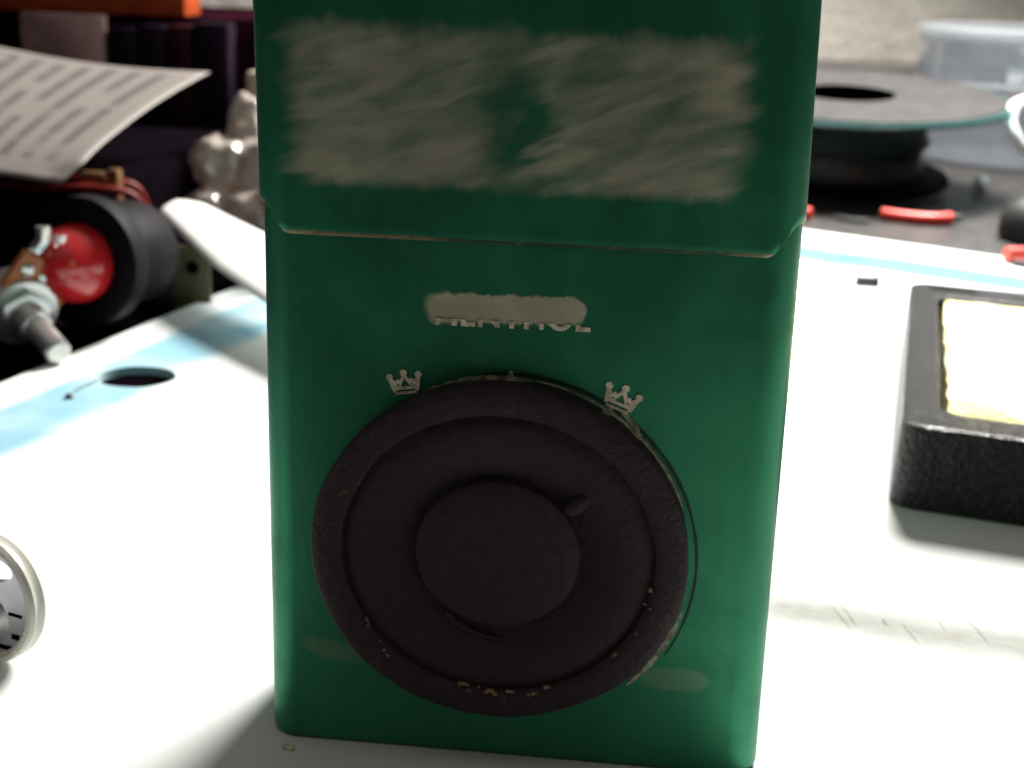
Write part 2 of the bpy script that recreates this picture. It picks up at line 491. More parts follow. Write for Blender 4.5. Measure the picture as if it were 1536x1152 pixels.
# ------------------------------------------------------------------ the tin
HW, DEP, RC = 28.95, 22.0, 3.6
def rrect(hw, d, r, n=10, off=0.0):
    """rounded rectangle outline, front edge at y = 0; returns list of (x, y)"""
    hw += off; y0, y1 = -off, d + off; r = max(0.3, r + off)
    pts = []
    for cx, cy, a0 in ((hw - r, y0 + r, -90), (hw - r, y1 - r, 0), (-hw + r, y1 - r, 90), (-hw + r, y0 + r, 180)):
        for k in range(n + 1):
            a = math.radians(a0 + 90 * k / n)
            pts.append((cx + r * math.cos(a), cy + r * math.sin(a)))
    # subdivide the long straights
    out = []
    for i, p in enumerate(pts):
        q = pts[(i + 1) % len(pts)]
        out.append(p)
        L = math.hypot(q[0] - p[0], q[1] - p[1])
        m = int(L // 3)
        for k in range(1, m):
            out.append((p[0] + (q[0] - p[0]) * k / m, p[1] + (q[1] - p[1]) * k / m))
    return out
def skin(bm, loops, cap0=True, cap1=True):
    R_ = [[bm.verts.new(V(*p)) for p in L] for L in loops]
    n = len(R_[0])
    for a, b in zip(R_, R_[1:]):
        for k in range(n):
            bm.faces.new((a[k], a[(k + 1) % n], b[(k + 1) % n], b[k]))
    if cap0: bm.faces.new(R_[0][::-1])
    if cap1: bm.faces.new(R_[-1])
tin = empty('flip_top_tin', V(-0.4, 0, 0))
tag(tin, 'dark green metal flip-top tin standing upright with a round black speaker on its front', 'tin')
base = rrect(HW, DEP, RC)
cxm, cym = 0.0, DEP / 2
def inset(pts, o):
    return [(p[0] - math.copysign(min(o, abs(p[0])), p[0]) , p[1] - math.copysign(min(o, abs(p[1] - cym)), p[1] - cym)) for p in pts]
loops = []
for k in range(7):
    a = math.pi / 2 * k / 6
    o = 0.8 * (1 - math.sin(a)); z = 0.8 * (1 - math.cos(a))
    loops.append([(x, y, z) for x, y in inset(base, o)])
for z in (8, 14, 20, 26, 32, 38, 44, 50, 56, 62, 68, 74, 80):
    loops.append([(x, y, z) for x, y in base])
bm = bmesh.new(); skin(bm, loops)
for v in bm.verts:   # handled metal is never dead flat
    if v.co.z > 0.004:
        nv = mnoise.noise(Vector((v.co.x * 55, v.co.y * 55, v.co.z * 40)))
        v.co.y += 0.00010 * nv; v.co.x += 0.00006 * nv
link('body', bm, M['body'], tin)

# lid: overlaps the body, its lower edge stepping up round the corners
lidp = rrect(HW, DEP, RC, off=0.38)
def lid_bottom(x, y):
    t = max(0.0, min(1.0, (abs(x) - 25.4) / 3.4)); t = t * t * (3 - 2 * t)
    z = 61.0 + 3.4 * t
    if y > 3.0: z += (y - 3.0) * 0.42
    return z
def shear(x, z): return x - 0.016 * (z - 61.0)
def lidloop(o, fz):
    L = []
    for (x, y), (ix, iy) in zip(lidp, inset(lidp, o)):
        zb = lid_bottom(x, y); z = fz(zb)
        L.append((shear(ix, z), iy, z))
    return L
loops = [lidloop(0.42, lambda b: b + 0.5), lidloop(0.42, lambda b: b + 0.05), lidloop(0.22, lambda b: b + 0.0), lidloop(0.06, lambda b: b + 0.06), lidloop(0.0, lambda b: b + 0.22)]
for f in (.03, .1, .2, .35, .5, .65, .8, .92, 1.0):
    loops.append(lidloop(0.0, lambda b, f=f: b + 0.22 + (91.0 - b - 0.22) * f))
for k in range(1, 6):
    a = math.pi / 2 * k / 5
    loops.append(lidloop(2.2 * (1 - math.cos(a)), lambda b, a=a: 91.0 + 2.2 * math.sin(a)))
bm = bmesh.new(); skin(bm, loops, cap0=False)
for v in bm.verts:
    nv = mnoise.noise(Vector((v.co.x * 50 + 3, v.co.y * 50, v.co.z * 50)))
    v.co.y += 0.00010 * nv
link('lid', bm, M['lid'], tin)

# printed remains on the front (thin paint, 0.05 mm proud)
def ring_arc(bm, cx, cz, r, wd, a0, a1, y0, y1, n=60, jit=0.0):
    prev = None
    for k in range(n + 1):
        a = math.radians(a0 + (a1 - a0) * k / n)
        j = wd * (1 + jit * mnoise.noise(Vector((k * 0.4, cx, r))))
        tz = math.sin(math.pi * k / n) ** 0.4
        ww = max(0.02, j * tz)
        q = [bm.verts.new(V(cx + rr * math.cos(a), yy, cz + rr * math.sin(a))) for rr, yy in ((r - ww / 2, y1), (r + ww / 2, y1), (r + ww / 2, y0), (r - ww / 2, y0))]
        if prev:
            for i in range(4): bm.faces.new((prev[i], prev[(i + 1) % 4], q[(i + 1) % 4], q[i]))
        prev = q
bm = bmesh.new()
ring_arc(bm, -1.1, 25.45, 21.45, 0.34, -30, 98, 0.1, -0.16, 80, 0.5)
link('seal_outline', bm, M['ringline'], tin)
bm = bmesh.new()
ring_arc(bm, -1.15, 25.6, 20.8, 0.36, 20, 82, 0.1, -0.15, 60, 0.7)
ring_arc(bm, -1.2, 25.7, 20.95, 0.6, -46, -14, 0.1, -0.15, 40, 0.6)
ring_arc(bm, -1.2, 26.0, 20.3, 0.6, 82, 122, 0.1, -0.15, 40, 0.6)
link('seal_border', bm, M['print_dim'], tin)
def blob(bm, cx, cz, r, y1=-0.19, n=10):
    vs = [bm.verts.new(V(cx + r * math.cos(2 * math.pi * k / n), y1, cz + r * math.sin(2 * math.pi * k / n))) for k in range(n)]
    vb = [bm.verts.new((v.co.x, 0.0001, v.co.z)) for v in vs]
    bm.faces.new(vs)
    for k in range(n): bm.faces.new((vs[k], vs[(k + 1) % n], vb[(k + 1) % n], vb[k]))
def stroke(bm, pts, wd, y1=-0.17):
    for (x0, z0), (x1, z1) in zip(pts, pts[1:]):
        L = math.hypot(x1 - x0, z1 - z0) or 1; nx, nz = -(z1 - z0) / L * wd / 2, (x1 - x0) / L * wd / 2
        f = [bm.verts.new(V(x, y1, z)) for x, z in ((x0 + nx, z0 + nz), (x1 + nx, z1 + nz), (x1 - nx, z1 - nz), (x0 - nx, z0 - nz))]
        b = [bm.verts.new((v.co.x, 0.0001, v.co.z)) for v in f]
        bm.faces.new(f)
        for k in range(4): bm.faces.new((f[k], f[(k + 1) % 4], b[(k + 1) % 4], b[k]))
def crown(cx, cz, s, rot):
    bm = bmesh.new()
    ca, sa = math.cos(rot), math.sin(rot)
    T = lambda x, z: (cx + s * (x * ca - z * sa), cz + s * (x * sa + z * ca))
    stroke(bm, [T(-.82, -.55), T(-1.05, .45)], .30 * s); stroke(bm, [T(.82, -.55), T(1.05, .45)], .30 * s, -.172)
    stroke(bm, [T(-1.0, .35), T(-.50, -.15), T(0, .62)], .26 * s, -.174); stroke(bm, [T(0, .62), T(.50, -.15), T(1.0, .35)], .26 * s, -.176)
    stroke(bm, [T(-.85, -.32), T(.85, -.32)], .22 * s, -.178); stroke(bm, [T(-.80, -.68), T(.80, -.68)], .20 * s, -.180)
    for x, z, r, yy in ((-1.08, .60, .26, -.19), (0, .82, .27, -.192), (1.08, .60, .26, -.194), (-.52, .22, .15, -.196), (.52, .22, .15, -.198)):
        blob(bm, *T(x, z), r * s, yy)
    return bm
link('crown_emblem', crown(-12.6, 45.0, 1.5, 0.16), M['print'], tin)
link('crown_emblem', crown(11.0, 44.7, 1.62, -0.36), M['print'], tin)
bm = bmesh.new()
stroke(bm, [(8.9, 43.0), (10.3, 42.0), (10.9, 40.4), (12.2, 39.6)], .55); stroke(bm, [(11.3, 43.3), (12.9, 41.6), (13.2, 40.2)], .5, -.172)
stroke(bm, [(9.6, 42.8), (9.9, 43.9)], .5, -.174); stroke(bm, [(11.5, 40.4), (12.7, 41.0), (13.5, 40.8)], .4, -.176)
blob(bm, 9.6, 43.3, .5); blob(bm, 13.0, 40.6, .42, -.192); blob(bm, 11.7, 40.2, .4, -.194)
blob(bm, -1.0, 46.3, .5, -.196); blob(bm, -1.0, 46.9, .28, -.198); stroke(bm, [(-2.0, 45.8), (0.4, 45.9)], .5, -.178)
link('seal_ornament', bm, M['print_dim'], tin)

# feet of the smeared word under the lid
fc = bpy.data.curves.new('lettering', 'FONT')
fc.body = 'MENTHOL'; fc.size = 3.45 * MM; fc.space_character = 1.06; fc.extrude = 0.06 * MM; fc.align_x = 'CENTER'; fc.offset = 0.09 * MM
fo = bpy.data.objects.new('lettering_source', fc); COL.objects.link(fo)
dg = bpy.context.evaluated_depsgraph_get()
me = bpy.data.meshes.new_from_object(fo.evaluated_get(dg))
bpy.data.objects.remove(fo)
bm = bmesh.new(); bm.from_mesh(me)
bpy.data.meshes.remove(me)
bmesh.ops.bisect_plane(bm, geom=list(bm.verts) + list(bm.edges) + list(bm.faces), plane_co=(0, 0.00068, 0), plane_no=(0, 1, 0), clear_outer=True)
mt = Matrix.Translation(V(-1.1, -0.05, 52.0)) @ Matrix.Rotation(math.pi / 2, 4, 'X') @ Matrix.Rotation(0.010, 4, 'Z')
bmesh.ops.transform(bm, matrix=mt, verts=bm.verts)
link('lettering', bm, M['print'], tin, smooth=False)

# speaker on the front
spk_m = Matrix.Translation(V(-1.7, 0.1, 28.0 - 1.65)) @ Matrix.Rotation(math.pi / 2, 4, 'X') @ Matrix.Diagonal((1.018, 0.955, 1, 1))
def wobr(r, h, a):
    if r > 16: return r + 0.16 * mnoise.noise(Vector((math.cos(a) * 3, math.sin(a) * 3, r))) + 0.05 * mnoise.noise(Vector((math.cos(a) * 14, math.sin(a) * 14, r))), h + 0.12 * mnoise.noise(Vector((math.cos(a) * 4, math.sin(a) * 4, r * .3 + 7)))
    return r, h
bm = bmesh.new()
lathe(bm, [(18.0, 0), (20.6, 0), (20.7, 0.4), (20.7, 2.4), (20.62, 2.75), (20.4, 2.95), (19.6, 3.08), (18.2, 3.12), (17.6, 3.02), (17.2, 2.75), (17.0, 2.0)], 96, wob=wobr)
spk = link('speaker', bm, M['rim'], tin); spk.matrix_local = spk_m
bm = bmesh.new()
lathe(bm, [(17.2, 2.1), (16.7, 2.15), (16.2, 2.5), (15.4, 2.75), (13.6, 2.65), (12.4, 2.2), (10.8, 1.5), (9.6, 1.0), (8.6, 0.9), (0, 0.9)], 96, wob=lambda r, h, a: (r, h + .07 * mnoise.noise(Vector((math.cos(a) * 3, math.sin(a) * 3, r * .3)))))
link('cone', bm, M['cone'], spk)
bm = bmesh.new()
lathe(bm, [(9.1, 1.0), (9.1, 1.7), (8.95, 2.2), (8.5, 2.5), (7.0, 2.75), (4.5, 2.95), (2.2, 3.05), (0, 3.08)], 80, wob=lambda r, h, a: (r + .06 * mnoise.noise(Vector((math.cos(a) * 4, math.sin(a) * 4, 2))), h + .06 * mnoise.noise(Vector((math.cos(a) * 2, math.sin(a) * 2, r * .4)))))
link('dust_cap', bm, M['cone'], spk)
bm = bmesh.new()
bmesh.ops.create_icosphere(bm, subdivisions=3, radius=1.0)
for v in bm.verts:
    k = 1 + .25 * mnoise.noise(v.co * 2.3)
    x, y = v.co.x * 2.0 * k, v.co.y * .9 * k
    v.co = V(8.6 + x * .75 - y * .65, 6.9 + x * .65 + y * .75, 1.9 + v.co.z * .8)
link('glue_blob', bm, M['cone'], spk)
bm = bmesh.new(); tube(bm, smooth_path([(-5.6, -8.0, 1.6), (-4.2, -9.3, 1.75), (-2.0, -10.4, 1.7), (.6, -10.9, 1.65)], 6), .42, 8, True, .2)
link('lead_wire', bm, M['cone'], spk)
bm = bmesh.new()   # ragged paper edge of the gasket catching the light
for A_ in (212, 214, 224, 226, 227, 256, 258, 261, 264, 266, 268, 271, 274, 283, 286, 288, 318, 332, 338, 344, 346, 352):
    a = math.radians(A_ + random.uniform(-2, 2)); r = random.uniform(16.7, 18.0)
    L = random.uniform(.2, 1.0); wd = random.uniform(.08, .22)
    da = L / r
    q = [bm.verts.new(V(rr * math.cos(aa), rr * math.sin(aa), hh)) for rr, aa, hh in ((r - wd, a, 3.0), (r + wd, a + .1 * da, 3.22), (r + wd, a + da, 3.24), (r - wd * .7, a + .9 * da, 3.02))]
    q2 = [bm.verts.new(v.co - Vector((0, 0, .2 * MM))) for v in q]
    bm.faces.new(q)
    for i in range(4): bm.faces.new((q[i], q[(i + 1) % 4], q2[(i + 1) % 4], q2[i]))
link('frayed_gasket', bm, M['fray'], spk)

# ------------------------------------------------------------------ sponge tray, right
org = V(55.5, 91.3, 0)
ex_ = Vector((0.965, -0.245, 0)).normalized(); ey_ = Vector((0.158, 0.987, 0)).normalized()
TRM = basis(ex_, ey_, Vector((0, 0, 1)), Vector((0, 0, 0)))
tray = empty('sponge_tray', org)
tag(tray, 'black pebble-textured soldering stand tray holding a damp yellow sponge', 'sponge tray')
TW, TD, TH = 82.0, 122.0, 15.2
def tray_loop(o, z, r=4.0):
    L = []
    for cx, cy, a0 in ((TW - r, r, -90), (TW - r, TD - r, 0), (r, TD - r, 90), (r, r, 180)):
        for k in range(9):
            a = math.radians(a0 + 90 * k / 8)
            rr = max(.4, r - o)
            L.append((cx + rr * math.cos(a), cy + rr * math.sin(a), z))
    return L
def rloop(x0, x1, y0, y1, r, z):
    L = []
    for cx, cy, a0 in ((x1 - r, y0 + r, -90), (x1 - r, y1 - r, 0), (x0 + r, y1 - r, 90), (x0 + r, y0 + r, 180)):
        for k in range(9):
            a = math.radians(a0 + 90 * k / 8)
            L.append((cx + r * math.cos(a), cy + r * math.sin(a), z))
    return L
bm = bmesh.new()
skin(bm, [rloop(0.5, TW - .5, .5, TD - .5, 4.2, 0.05), rloop(0, TW, 0, TD, 4.5, .6), rloop(.5, TW - .5, .5, TD - .5, 4.3, TH - 1.2), rloop(.8, TW - .8, .8, TD - .8, 4.0, TH - .35), rloop(1.6, TW - 1.6, 1.6, TD - 1.6, 3.6, TH),
          rloop(6.8, 74, 9.6, TD - 13, 6.0, TH), rloop(7.2, 73.5, 10.0, TD - 13.5, 5.6, TH - .5), rloop(7.4, 73.3, 10.2, TD - 13.7, 5.4, 6.0)])
bm.transform(TRM); link('tray', bm, M['block'], tray)
bm = bmesh.new()
SX0, SX1, SY0, SY1 = 8.6, 72.5, 10.7, TD - 15.5
nx, ny = 44, 60
grid = []
for j in range(ny + 1):
    row = []
    for i in range(nx + 1):
        u, v = i / nx, j / ny
        x, y = SX0 + (SX1 - SX0) * u, SY0 + (SY1 - SY0) * v
        e = min(u * (SX1 - SX0), (1 - u) * (SX1 - SX0), v * (SY1 - SY0), (1 - v) * (SY1 - SY0))
        z = 14.4 + 1.1 * min(1, e / 4) ** .5 + .55 * mnoise.noise(Vector((x * .12, y * .12, 0))) + .25 * mnoise.noise(Vector((x * .5, y * .5, 3)))
        ed = 1.0 * mnoise.noise(Vector((y * .18 + 10, x * .18, 1)))
        if v == 1: y += ed * 1.3
        if u == 0: x += ed * .5
        row.append(bm.verts.new(V(x, y, z)))
    grid.append(row)
for j in range(ny):
    for i in range(nx):
        bm.faces.new((grid[j][i], grid[j][i + 1], grid[j + 1][i + 1], grid[j + 1][i]))
be = [e for e in bm.edges if len(e.link_faces) == 1]
r_ = bmesh.ops.extrude_edge_only(bm, edges=be)
for v in [g for g in r_['geom'] if isinstance(g, bmesh.types.BMVert)]: v.co.z = 6.2 * MM
bm.transform(TRM); link('sponge', bm, M['sponge'], tray)
bm = bmesh.new(); box(bm, 4.5, 17, TD - 7.6, TD - 5.4, TH - .4, TH + .12, 0)
bmesh.ops.bevel(bm, geom=[e for e in bm.edges if abs((e.verts[0].co - e.verts[1].co).z) > .0003], offset=1.0 * MM, segments=4, affect='EDGES')
bm.transform(TRM); link('slot', bm, M['blackmatt'], tray, smooth=False)

# ------------------------------------------------------------------ wire spool, back right
sp = empty('wire_spool', V(86, 485, 1.4))
sp.rotation_euler = (0.08, 0.0, 0)
tag(sp, 'spool of dark wire with a wide clear teal flange and grey centre label', 'spool')
bm = bmesh.new(); lathe(bm, [(20, 1.2), (44, 0.2), (46, 1.0), (46, 3.2), (44.5, 4.0), (20, 4.0)], 72); link('lower_flange', bm, M['black'], sp)
bm = bmesh.new(); lathe(bm, [(34, 4), (35.5, 8), (33.5, 13), (36, 18), (34.5, 23), (36, 28), (33, 32.5)], 64, wob=lambda r, h, a: (r + .7 * math.sin(h * 2.2 + a), h)); link('wound_wire', bm, M['darkcore'], sp)
bm = bmesh.new(); lathe(bm, [(20.2, 34.2), (68, 34.2), (68.5, 34.6), (68.5, 35.6), (68, 36.2), (20.2, 36.2), (20.2, 34.2)], 96); link('upper_flange', bm, M['flange'], sp)
bm = bmesh.new(); lathe(bm, [(20.8, 36.35), (65.5, 36.35), (65.5, 36.7), (20.8, 36.7), (20.8, 36.35)], 80); link('label', bm, M['label'], sp)
bm = bmesh.new(); lathe(bm, [(19.4, 1), (20.0, 1), (20.0, 36.5), (19.4, 36.5), (19.4, 1)], 64); link('bore', bm, M['blackmatt'], sp)

# clear tub behind the spool
tb = empty('plastic_tub', V(186, 606, -2.2))
tag(tb, 'round clear plastic tub with a rolled rim standing behind the spool', 'tub')
bm = bmesh.new(); lathe(bm, [(0, .2), (49, .2), (50, 1.2), (53, 58), (53.5, 58.2), (52.2, 58.2), (49.2, 1.8), (0, 1.6)], 96); link('wall', bm, M['clear'], tb)
bm = bmesh.new(); lathe(bm, [(53.2, 58.3), (54.6, 59), (55, 61), (54.4, 64.5), (53.4, 65), (52.6, 64.2), (52.4, 59), (53.2, 58.3)], 96); link('rim', bm, M['tubrim'], tb)
bm = bmesh.new(); lathe(bm, [(51.9, 36), (53.4, 36.4), (53.9, 38), (53.4, 39.6), (51.9, 40), (51.9, 36)], 96); link('bead', bm, M['tubrim'], tb)

# red sleeving offcuts
def sleeve(pts, r, lab, endblack=True):
    t = empty('sleeving_offcut', V(*pts[0]))
    o = Vector(pts[0])
    P = [Vector(p) - o for p in smooth_path(pts, 8)]
    bm = bmesh.new(); tube(bm, P, r, 12); link('tube', bm, M['redtube'], t)
    if endblack:
        d = (P[-1] - P[-2]).normalized()
        bm = bmesh.new(); tube(bm, [P[-1] - d * 1.0, P[-1] + d * 4.0], r * .62, 10); link('wire_end', bm, M['rubber'], t)
    tag(t, lab, 'sleeving', 'red sleeving offcuts')
sleeve([(94.5, 403, .2), (103, 398.5, 0), (112, 396.5, .1), (119, 399, .3)], 2.3, 'long bent red sleeving offcut with a black end lying before the spool')
sleeve([(52, 402, .2), (60, 397, .2), (67.2, 394, .3)], 2.4, 'short red sleeving offcut half hidden behind the green tin', False)
sleeve([(138, 326.5, 2.6), (131, 322.5, 2.6), (122.5, 319.5, 2.5)], 2.5, 'red sleeving offcut lying on the white sheet edge behind the sponge tray', False)
bm = bmesh.new(); tube(bm, [(124, 315, 1.1), (133, 308, 1.1)], 1.0, 10)
tag(link('wire_scrap', bm, M['rubber']), 'short black wire scrap lying just in front of a red offcut on the white sheet', 'wire scrap')
bm = bmesh.new(); tube(bm, [(76.5, 398, -1.2), (82, 393, -1.2), (88, 392, -1.2)], .9, 8)
tag(link('wire_scrap', bm, M['rubber']), 'thin black wire scrap on the dark desk in front of the spool', 'wire scrap')

bm = bmesh.new()
lathe(bm, [(0, 0), (14, 0), (15, 2), (14.5, 8), (11, 13), (5, 15.5), (0, 16)], 40, wob=lambda r, h, a: (r + .8 * math.sin(3 * a), h))
tag(link('rubber_bumper', bm, M['rubber'], loc=V(147, 375, -2.2)), 'round black rubber bumper on the dark desk behind the sponge tray', 'bumper')
bm = bmesh.new(); bmesh.ops.create_icosphere(bm, subdivisions=3, radius=3.4 * MM)
tag(link('glint_bead', bm, M['cable'], loc=V(147, 489, 1.2)), 'tiny solder bead coloured white as a glint on the dark desk right of the spool', 'solder bead')  # plain white colour stands in for the bead's glint
bm = bmesh.new(); tube(bm, smooth_path([(119, 374, 50), (123, 378, 38), (130, 382, 29), (142, 384, 24), (165, 384, 16), (200, 380, 4), (240, 380, 0)], 8), 2.1, 12)
bm.free()
bm = bmesh.new(); tube(bm, smooth_path([(300, 470, .5), (230, 462, 2), (178, 458, 9), (158, 456, 19), (150.5, 456, 27), (150, 462, 33), (158, 474, 38), (190, 492, 40), (250, 500, 30), (300, 510, .5)], 8), 2.6, 12)
tag(link('white_cable', bm, M['cable']), 'looped white cable curling beside the clear spool flange', 'cable')

# grey part on the sheet
cp = empty('grey_component', V(70.0, 273.8, 0))
tag(cp, 'tiny dark grey cylindrical component lying alone on the white sheet', 'component')
bm = bmesh.new(); tube(bm, [(0, 0, 1.5), (.4, 0, 1.5), (6.2, -.2, 1.5), (6.6, -.2, 1.5)], 1.5, 14); link('casing', bm, M['greypart'], cp)
bm = bmesh.new(); tube(bm, [(5.4, -.2, 1.5), (6.9, -.25, 1.5)], 1.56, 14); link('end_cap', bm, M['rubber'], cp)

# ------------------------------------------------------------------ potentiometer, left
tip = Vector((-117.6, 144.0, 2.9))
ax = Vector((0.70, -0.66, -0.27)).normalized()
h = Vector((0, 0, 1)).cross(ax).normalized()
if h.x < 0: h = -h
u = ax.cross(h)
if u.z < 0: u = -u
ph = math.radians(32)
rdir = (math.cos(ph) * h - math.sin(ph) * u).normalized()
vdir = (math.sin(ph) * h + math.cos(ph) * u).normalized()
pot = empty('potentiometer', None, basis(rdir, vdir, ax, tip * MM) if rdir.cross(vdir).dot(ax) > 0 else basis(-rdir, vdir, ax, tip * MM))
tag(pot, 'metal potentiometer with brown lug wafer and its steel shaft resting on the sheet edge', 'potentiometer')
bm = bmesh.new(); lathe(bm, [(0, .2), (2.4, .2), (2.95, -.4), (3.0, -12), (3.0, -15)], 28); link('shaft', bm, M['metal'], pot)
bm = bmesh.new(); lathe(bm, [(2.9, -11.6), (3.6, -11.7)] + [(3.9 + (.0 if k % 2 else -.35), -12.0 - .45 * k) for k in range(14)] + [(3.9, -19)], 28); link('bushing', bm, M['metal'], pot)
bm = bmesh.new(); lathe(bm, [(3.8, -17.0), (5.8, -17.0), (6.4, -17.4), (6.4, -18.9), (3.8, -18.9)], 6); link('nut', bm, M['metal'], pot)
bm = bmesh.new(); lathe(bm, [(3.5, -19.0), (8.0, -19.0), (8.4, -19.5), (8.4, -21.5), (8.4, -27), (7.8, -28), (0, -28)], 40); link('case', bm, M['metal'], pot)
bm = bmesh.new(); box(bm, -8.0, 8.0, 3.0, 13.2, -22.2, -20.2, .5); link('wafer', bm, M['phenolic'], pot)
for k in (-1, 0, 1):
    bm = bmesh.new(); lathe(bm, [(0, 1.2), (.8, 1.1), (1.7, .5), (1.75, 0)], 18); link('rivet', bm, M['solder'], pot, loc=V(k * 4.9, 9.4, -20.2))
    bm = bmesh.new(); box(bm, k * 4.9 - 1.1, k * 4.9 + 1.1, 9.6, 15.5, -23.2, -22.3, .2); tube(bm, [(k * 4.9, 14, -22), (k * 4.9, 17, -21.5), (k * 4.9 - 1.5, 19.5, -22.5)], 1.7, 10); link('lug', bm, M['solder'], pot)

# ------------------------------------------------------------------ red push button, left
nb = Vector((-0.20, -0.975, 0.06)).normalized()
pb = empty('push_button', None, axis_mtx(nb, V(-123.6, 168.0, 17.8)))
tag(pb, 'black push button lying on its side with a glossy red domed cap', 'push button')
bm = bmesh.new(); lathe(bm, [(0, 10.2), (2.0, 9.95), (4, 9.2), (6, 7.6), (7.6, 5.4), (8.8, 2.8), (9.4, 0), (9.4, -5)], 56); link('cap', bm, M['red'], pb)
bm = bmesh.new(); lathe(bm, [(9.6, -4), (9.7, -1.9), (10.2, -1.6), (14.8, -1.9), (15.5, -2.3), (15.6, -7.8), (15.0, -8.6), (13, -9), (9.6, -9), (9.6, -4)], 56); link('collar', bm, M['black'], pb)
bm = bmesh.new(); lathe(bm, [(13, -8.8), (13.2, -16), (12.6, -26), (11.5, -27.5), (0, -27.5)], 48); link('barrel', bm, M['black'], pb)
bm = bmesh.new(); box(bm, -1.5, 1.5, 3, 9, -34, -27.4, .3); box(bm, -1.5, 1.5, -9, -3, -34, -27.4, .3); link('terminal', bm, M['metal'], pb)

# flat white stick leaning across the clutter
P0 = Vector((-122.0, 240.5, 18.5)); P1 = Vector((-40.0, 141.0, 8.5))
Ld = (P1 - P0).normalized()
Nd = Vector((0.22, -0.34, 0.91)); Nd = (Nd - Ld * Nd.dot(Ld)).normalized()
Wd = Nd.cross(Ld)
bm = bmesh.new()
LL = (P1 - P0).length
prev = None
prof = []
for k in range(40):
    d = LL * (k / 39) ** 1.6
    full = 13.5 + 11.0 * min(1, d / 60)
    r0 = 5.5
    hwd = full / 2 if d > r0 else full / 2 * math.sqrt(max(0.02, 1 - (1 - d / r0) ** 2))
    c = P0 + Ld * (d - 4)
    ring = []
    for a in range(16):
        t_ = 2 * math.pi * a / 16
        cw, sw = math.cos(t_), math.sin(t_)
        ring.append(bm.verts.new((c + Wd * hwd * math.copysign(abs(cw) ** .7, cw) + Nd * (1.1 * math.copysign(abs(sw) ** .6, sw) + .9 * (1 - cw * cw))) * MM))
    if prev:
        for a in range(16): bm.faces.new((prev[a], prev[(a + 1) % 16], ring[(a + 1) % 16], ring[a]))
    else: bm.faces.new(ring[::-1])
    prev = ring
bm.faces.new(prev)
tag(link('plastic_stick', bm, M['whiteplastic']), 'bright white flat plastic stick with a rounded end leaning across behind the tin', 'stick')

# crumpled clear bag; big unseen lobe behind the tin added to shade the sheet
bm = bmesh.new()
for (cx, cy, cz, rx, ry, rz) in ((-128.5, 294, 23.5, 9.5, 9, 10.5), (-129, 287, 9, 9.5, 9, 9), (-113, 297, 19, 12, 11, 18), (-112, 283, 9, 13, 9, 10), (-74, 264, 23, 24, 18, 25), (-95, 280, 16, 16, 14, 17), (-122, 303, 34, 7, 6, 13)):
    r_ = bmesh.ops.create_icosphere(bm, subdivisions=5, radius=1.0)
    for v in r_['verts']:
        p = v.co.copy(); q = p + Vector((cx, cy, cz)) * .13
        k = 1 + .22 * mnoise.noise(q * 1.3) - .20 * abs(mnoise.noise(q * 1.9 + Vector((3, 1, 8)))) - .14 * abs(mnoise.noise(q * 4.3 + Vector((6, 2, 5))))
        v.co = V(cx + p.x * rx * k, cy + p.y * ry * k, max(-2.0, cz + p.z * rz * k))
bag = link('crumpled_bag', bm, M['bag'])
rm = bag.modifiers.new('one_skin', 'REMESH'); rm.mode = 'VOXEL'; rm.voxel_size = 0.0008; rm.use_smooth_shade = True
sm_ = bag.modifiers.new('soften', 'SMOOTH'); sm_.iterations = 3; sm_.factor = 0.6
tag(bag, 'crumpled clear plastic bag with bright glints behind the white stick', 'plastic bag')
# cream plastic casing behind it
cc = empty('cream_casing', V(-128, 345, -2.2))
tag(cc, 'cream plastic casing with a dark opening standing behind the crumpled bag', 'casing')
bm = bmesh.new(); box(bm, -6, 26, -2, 14, 0, 51, 1.5); link('shell', bm, M['cream'], cc)
bm = bmesh.new(); box(bm, -5, 5, -2.6, -1.9, 24, 40, .2); link('opening', bm, M['blackmatt'], cc)

# olive board + teal wire
pc = empty('circuit_board', V(-109, 208, -2.2))
tag(pc, 'small olive circuit board scrap standing between the push button and white stick', 'circuit board')
bm = bmesh.new(); box(bm, -5, 5, 0, 1.4, 0, 17, .2); link('board', bm, M['olive'], pc)
bm = bmesh.new(); lathe(bm, [(0, .5), (1.7, .5), (1.8, 0)], 20, mtx=Matrix.Translation(V(.5, 0, 11.5)) @ Matrix.Rotation(math.pi / 2, 4, 'X')); link('mounting_hole', bm, M['blackmatt'], pc)
bm = bmesh.new(); tube(bm, smooth_path([(-119, 216, 10.4), (-114.5, 215, 11.8), (-108, 215, 12.2), (-101, 217, 10), (-92, 224, 4), (-88, 228, 1)], 6), .75, 10)
tag(link('teal_wire', bm, M['teal']), 'thin teal wire running under the white stick', 'wire')

# ------------------------------------------------------------------ boxes and paper, back left
bm = bmesh.new(); box(bm, -330, -152, 248, 405, -2.2, 20.5, 1.2)
tag(link('project_box', bm, M['blackmatt']), 'flat matt black box lying under the curled printed paper', 'box')
rw = [[(-210, 256, 21.5), (-185, 250, 21.6), (-165, 247, 21.7), (-150, 249, 21.9), (-141, 254, 19), (-138, 260, 8), (-138, 262, -1)],
      [(-215, 262, 21.6), (-190, 258, 22.6), (-168, 256, 23), (-152, 257, 22.8), (-143, 262, 20), (-141, 268, 6), (-141, 270, -1)]]
for i, c in enumerate(rw):
    bm = bmesh.new(); tube(bm, smooth_path(c, 6), 1.1, 10)
    tag(link('red_wire', bm, M['wire_red']), ('dark red wire along the front edge of the flat black box' if i == 0 else 'dark red wire lying further back under the curled paper'), 'wire', 'red wires on the black box')
bm = bmesh.new(); box(bm, -157, -149.5, 251.5, 255, 20.6, 26, .8); box(bm, -148.8, -145, 252, 256, 15, 27, .8)
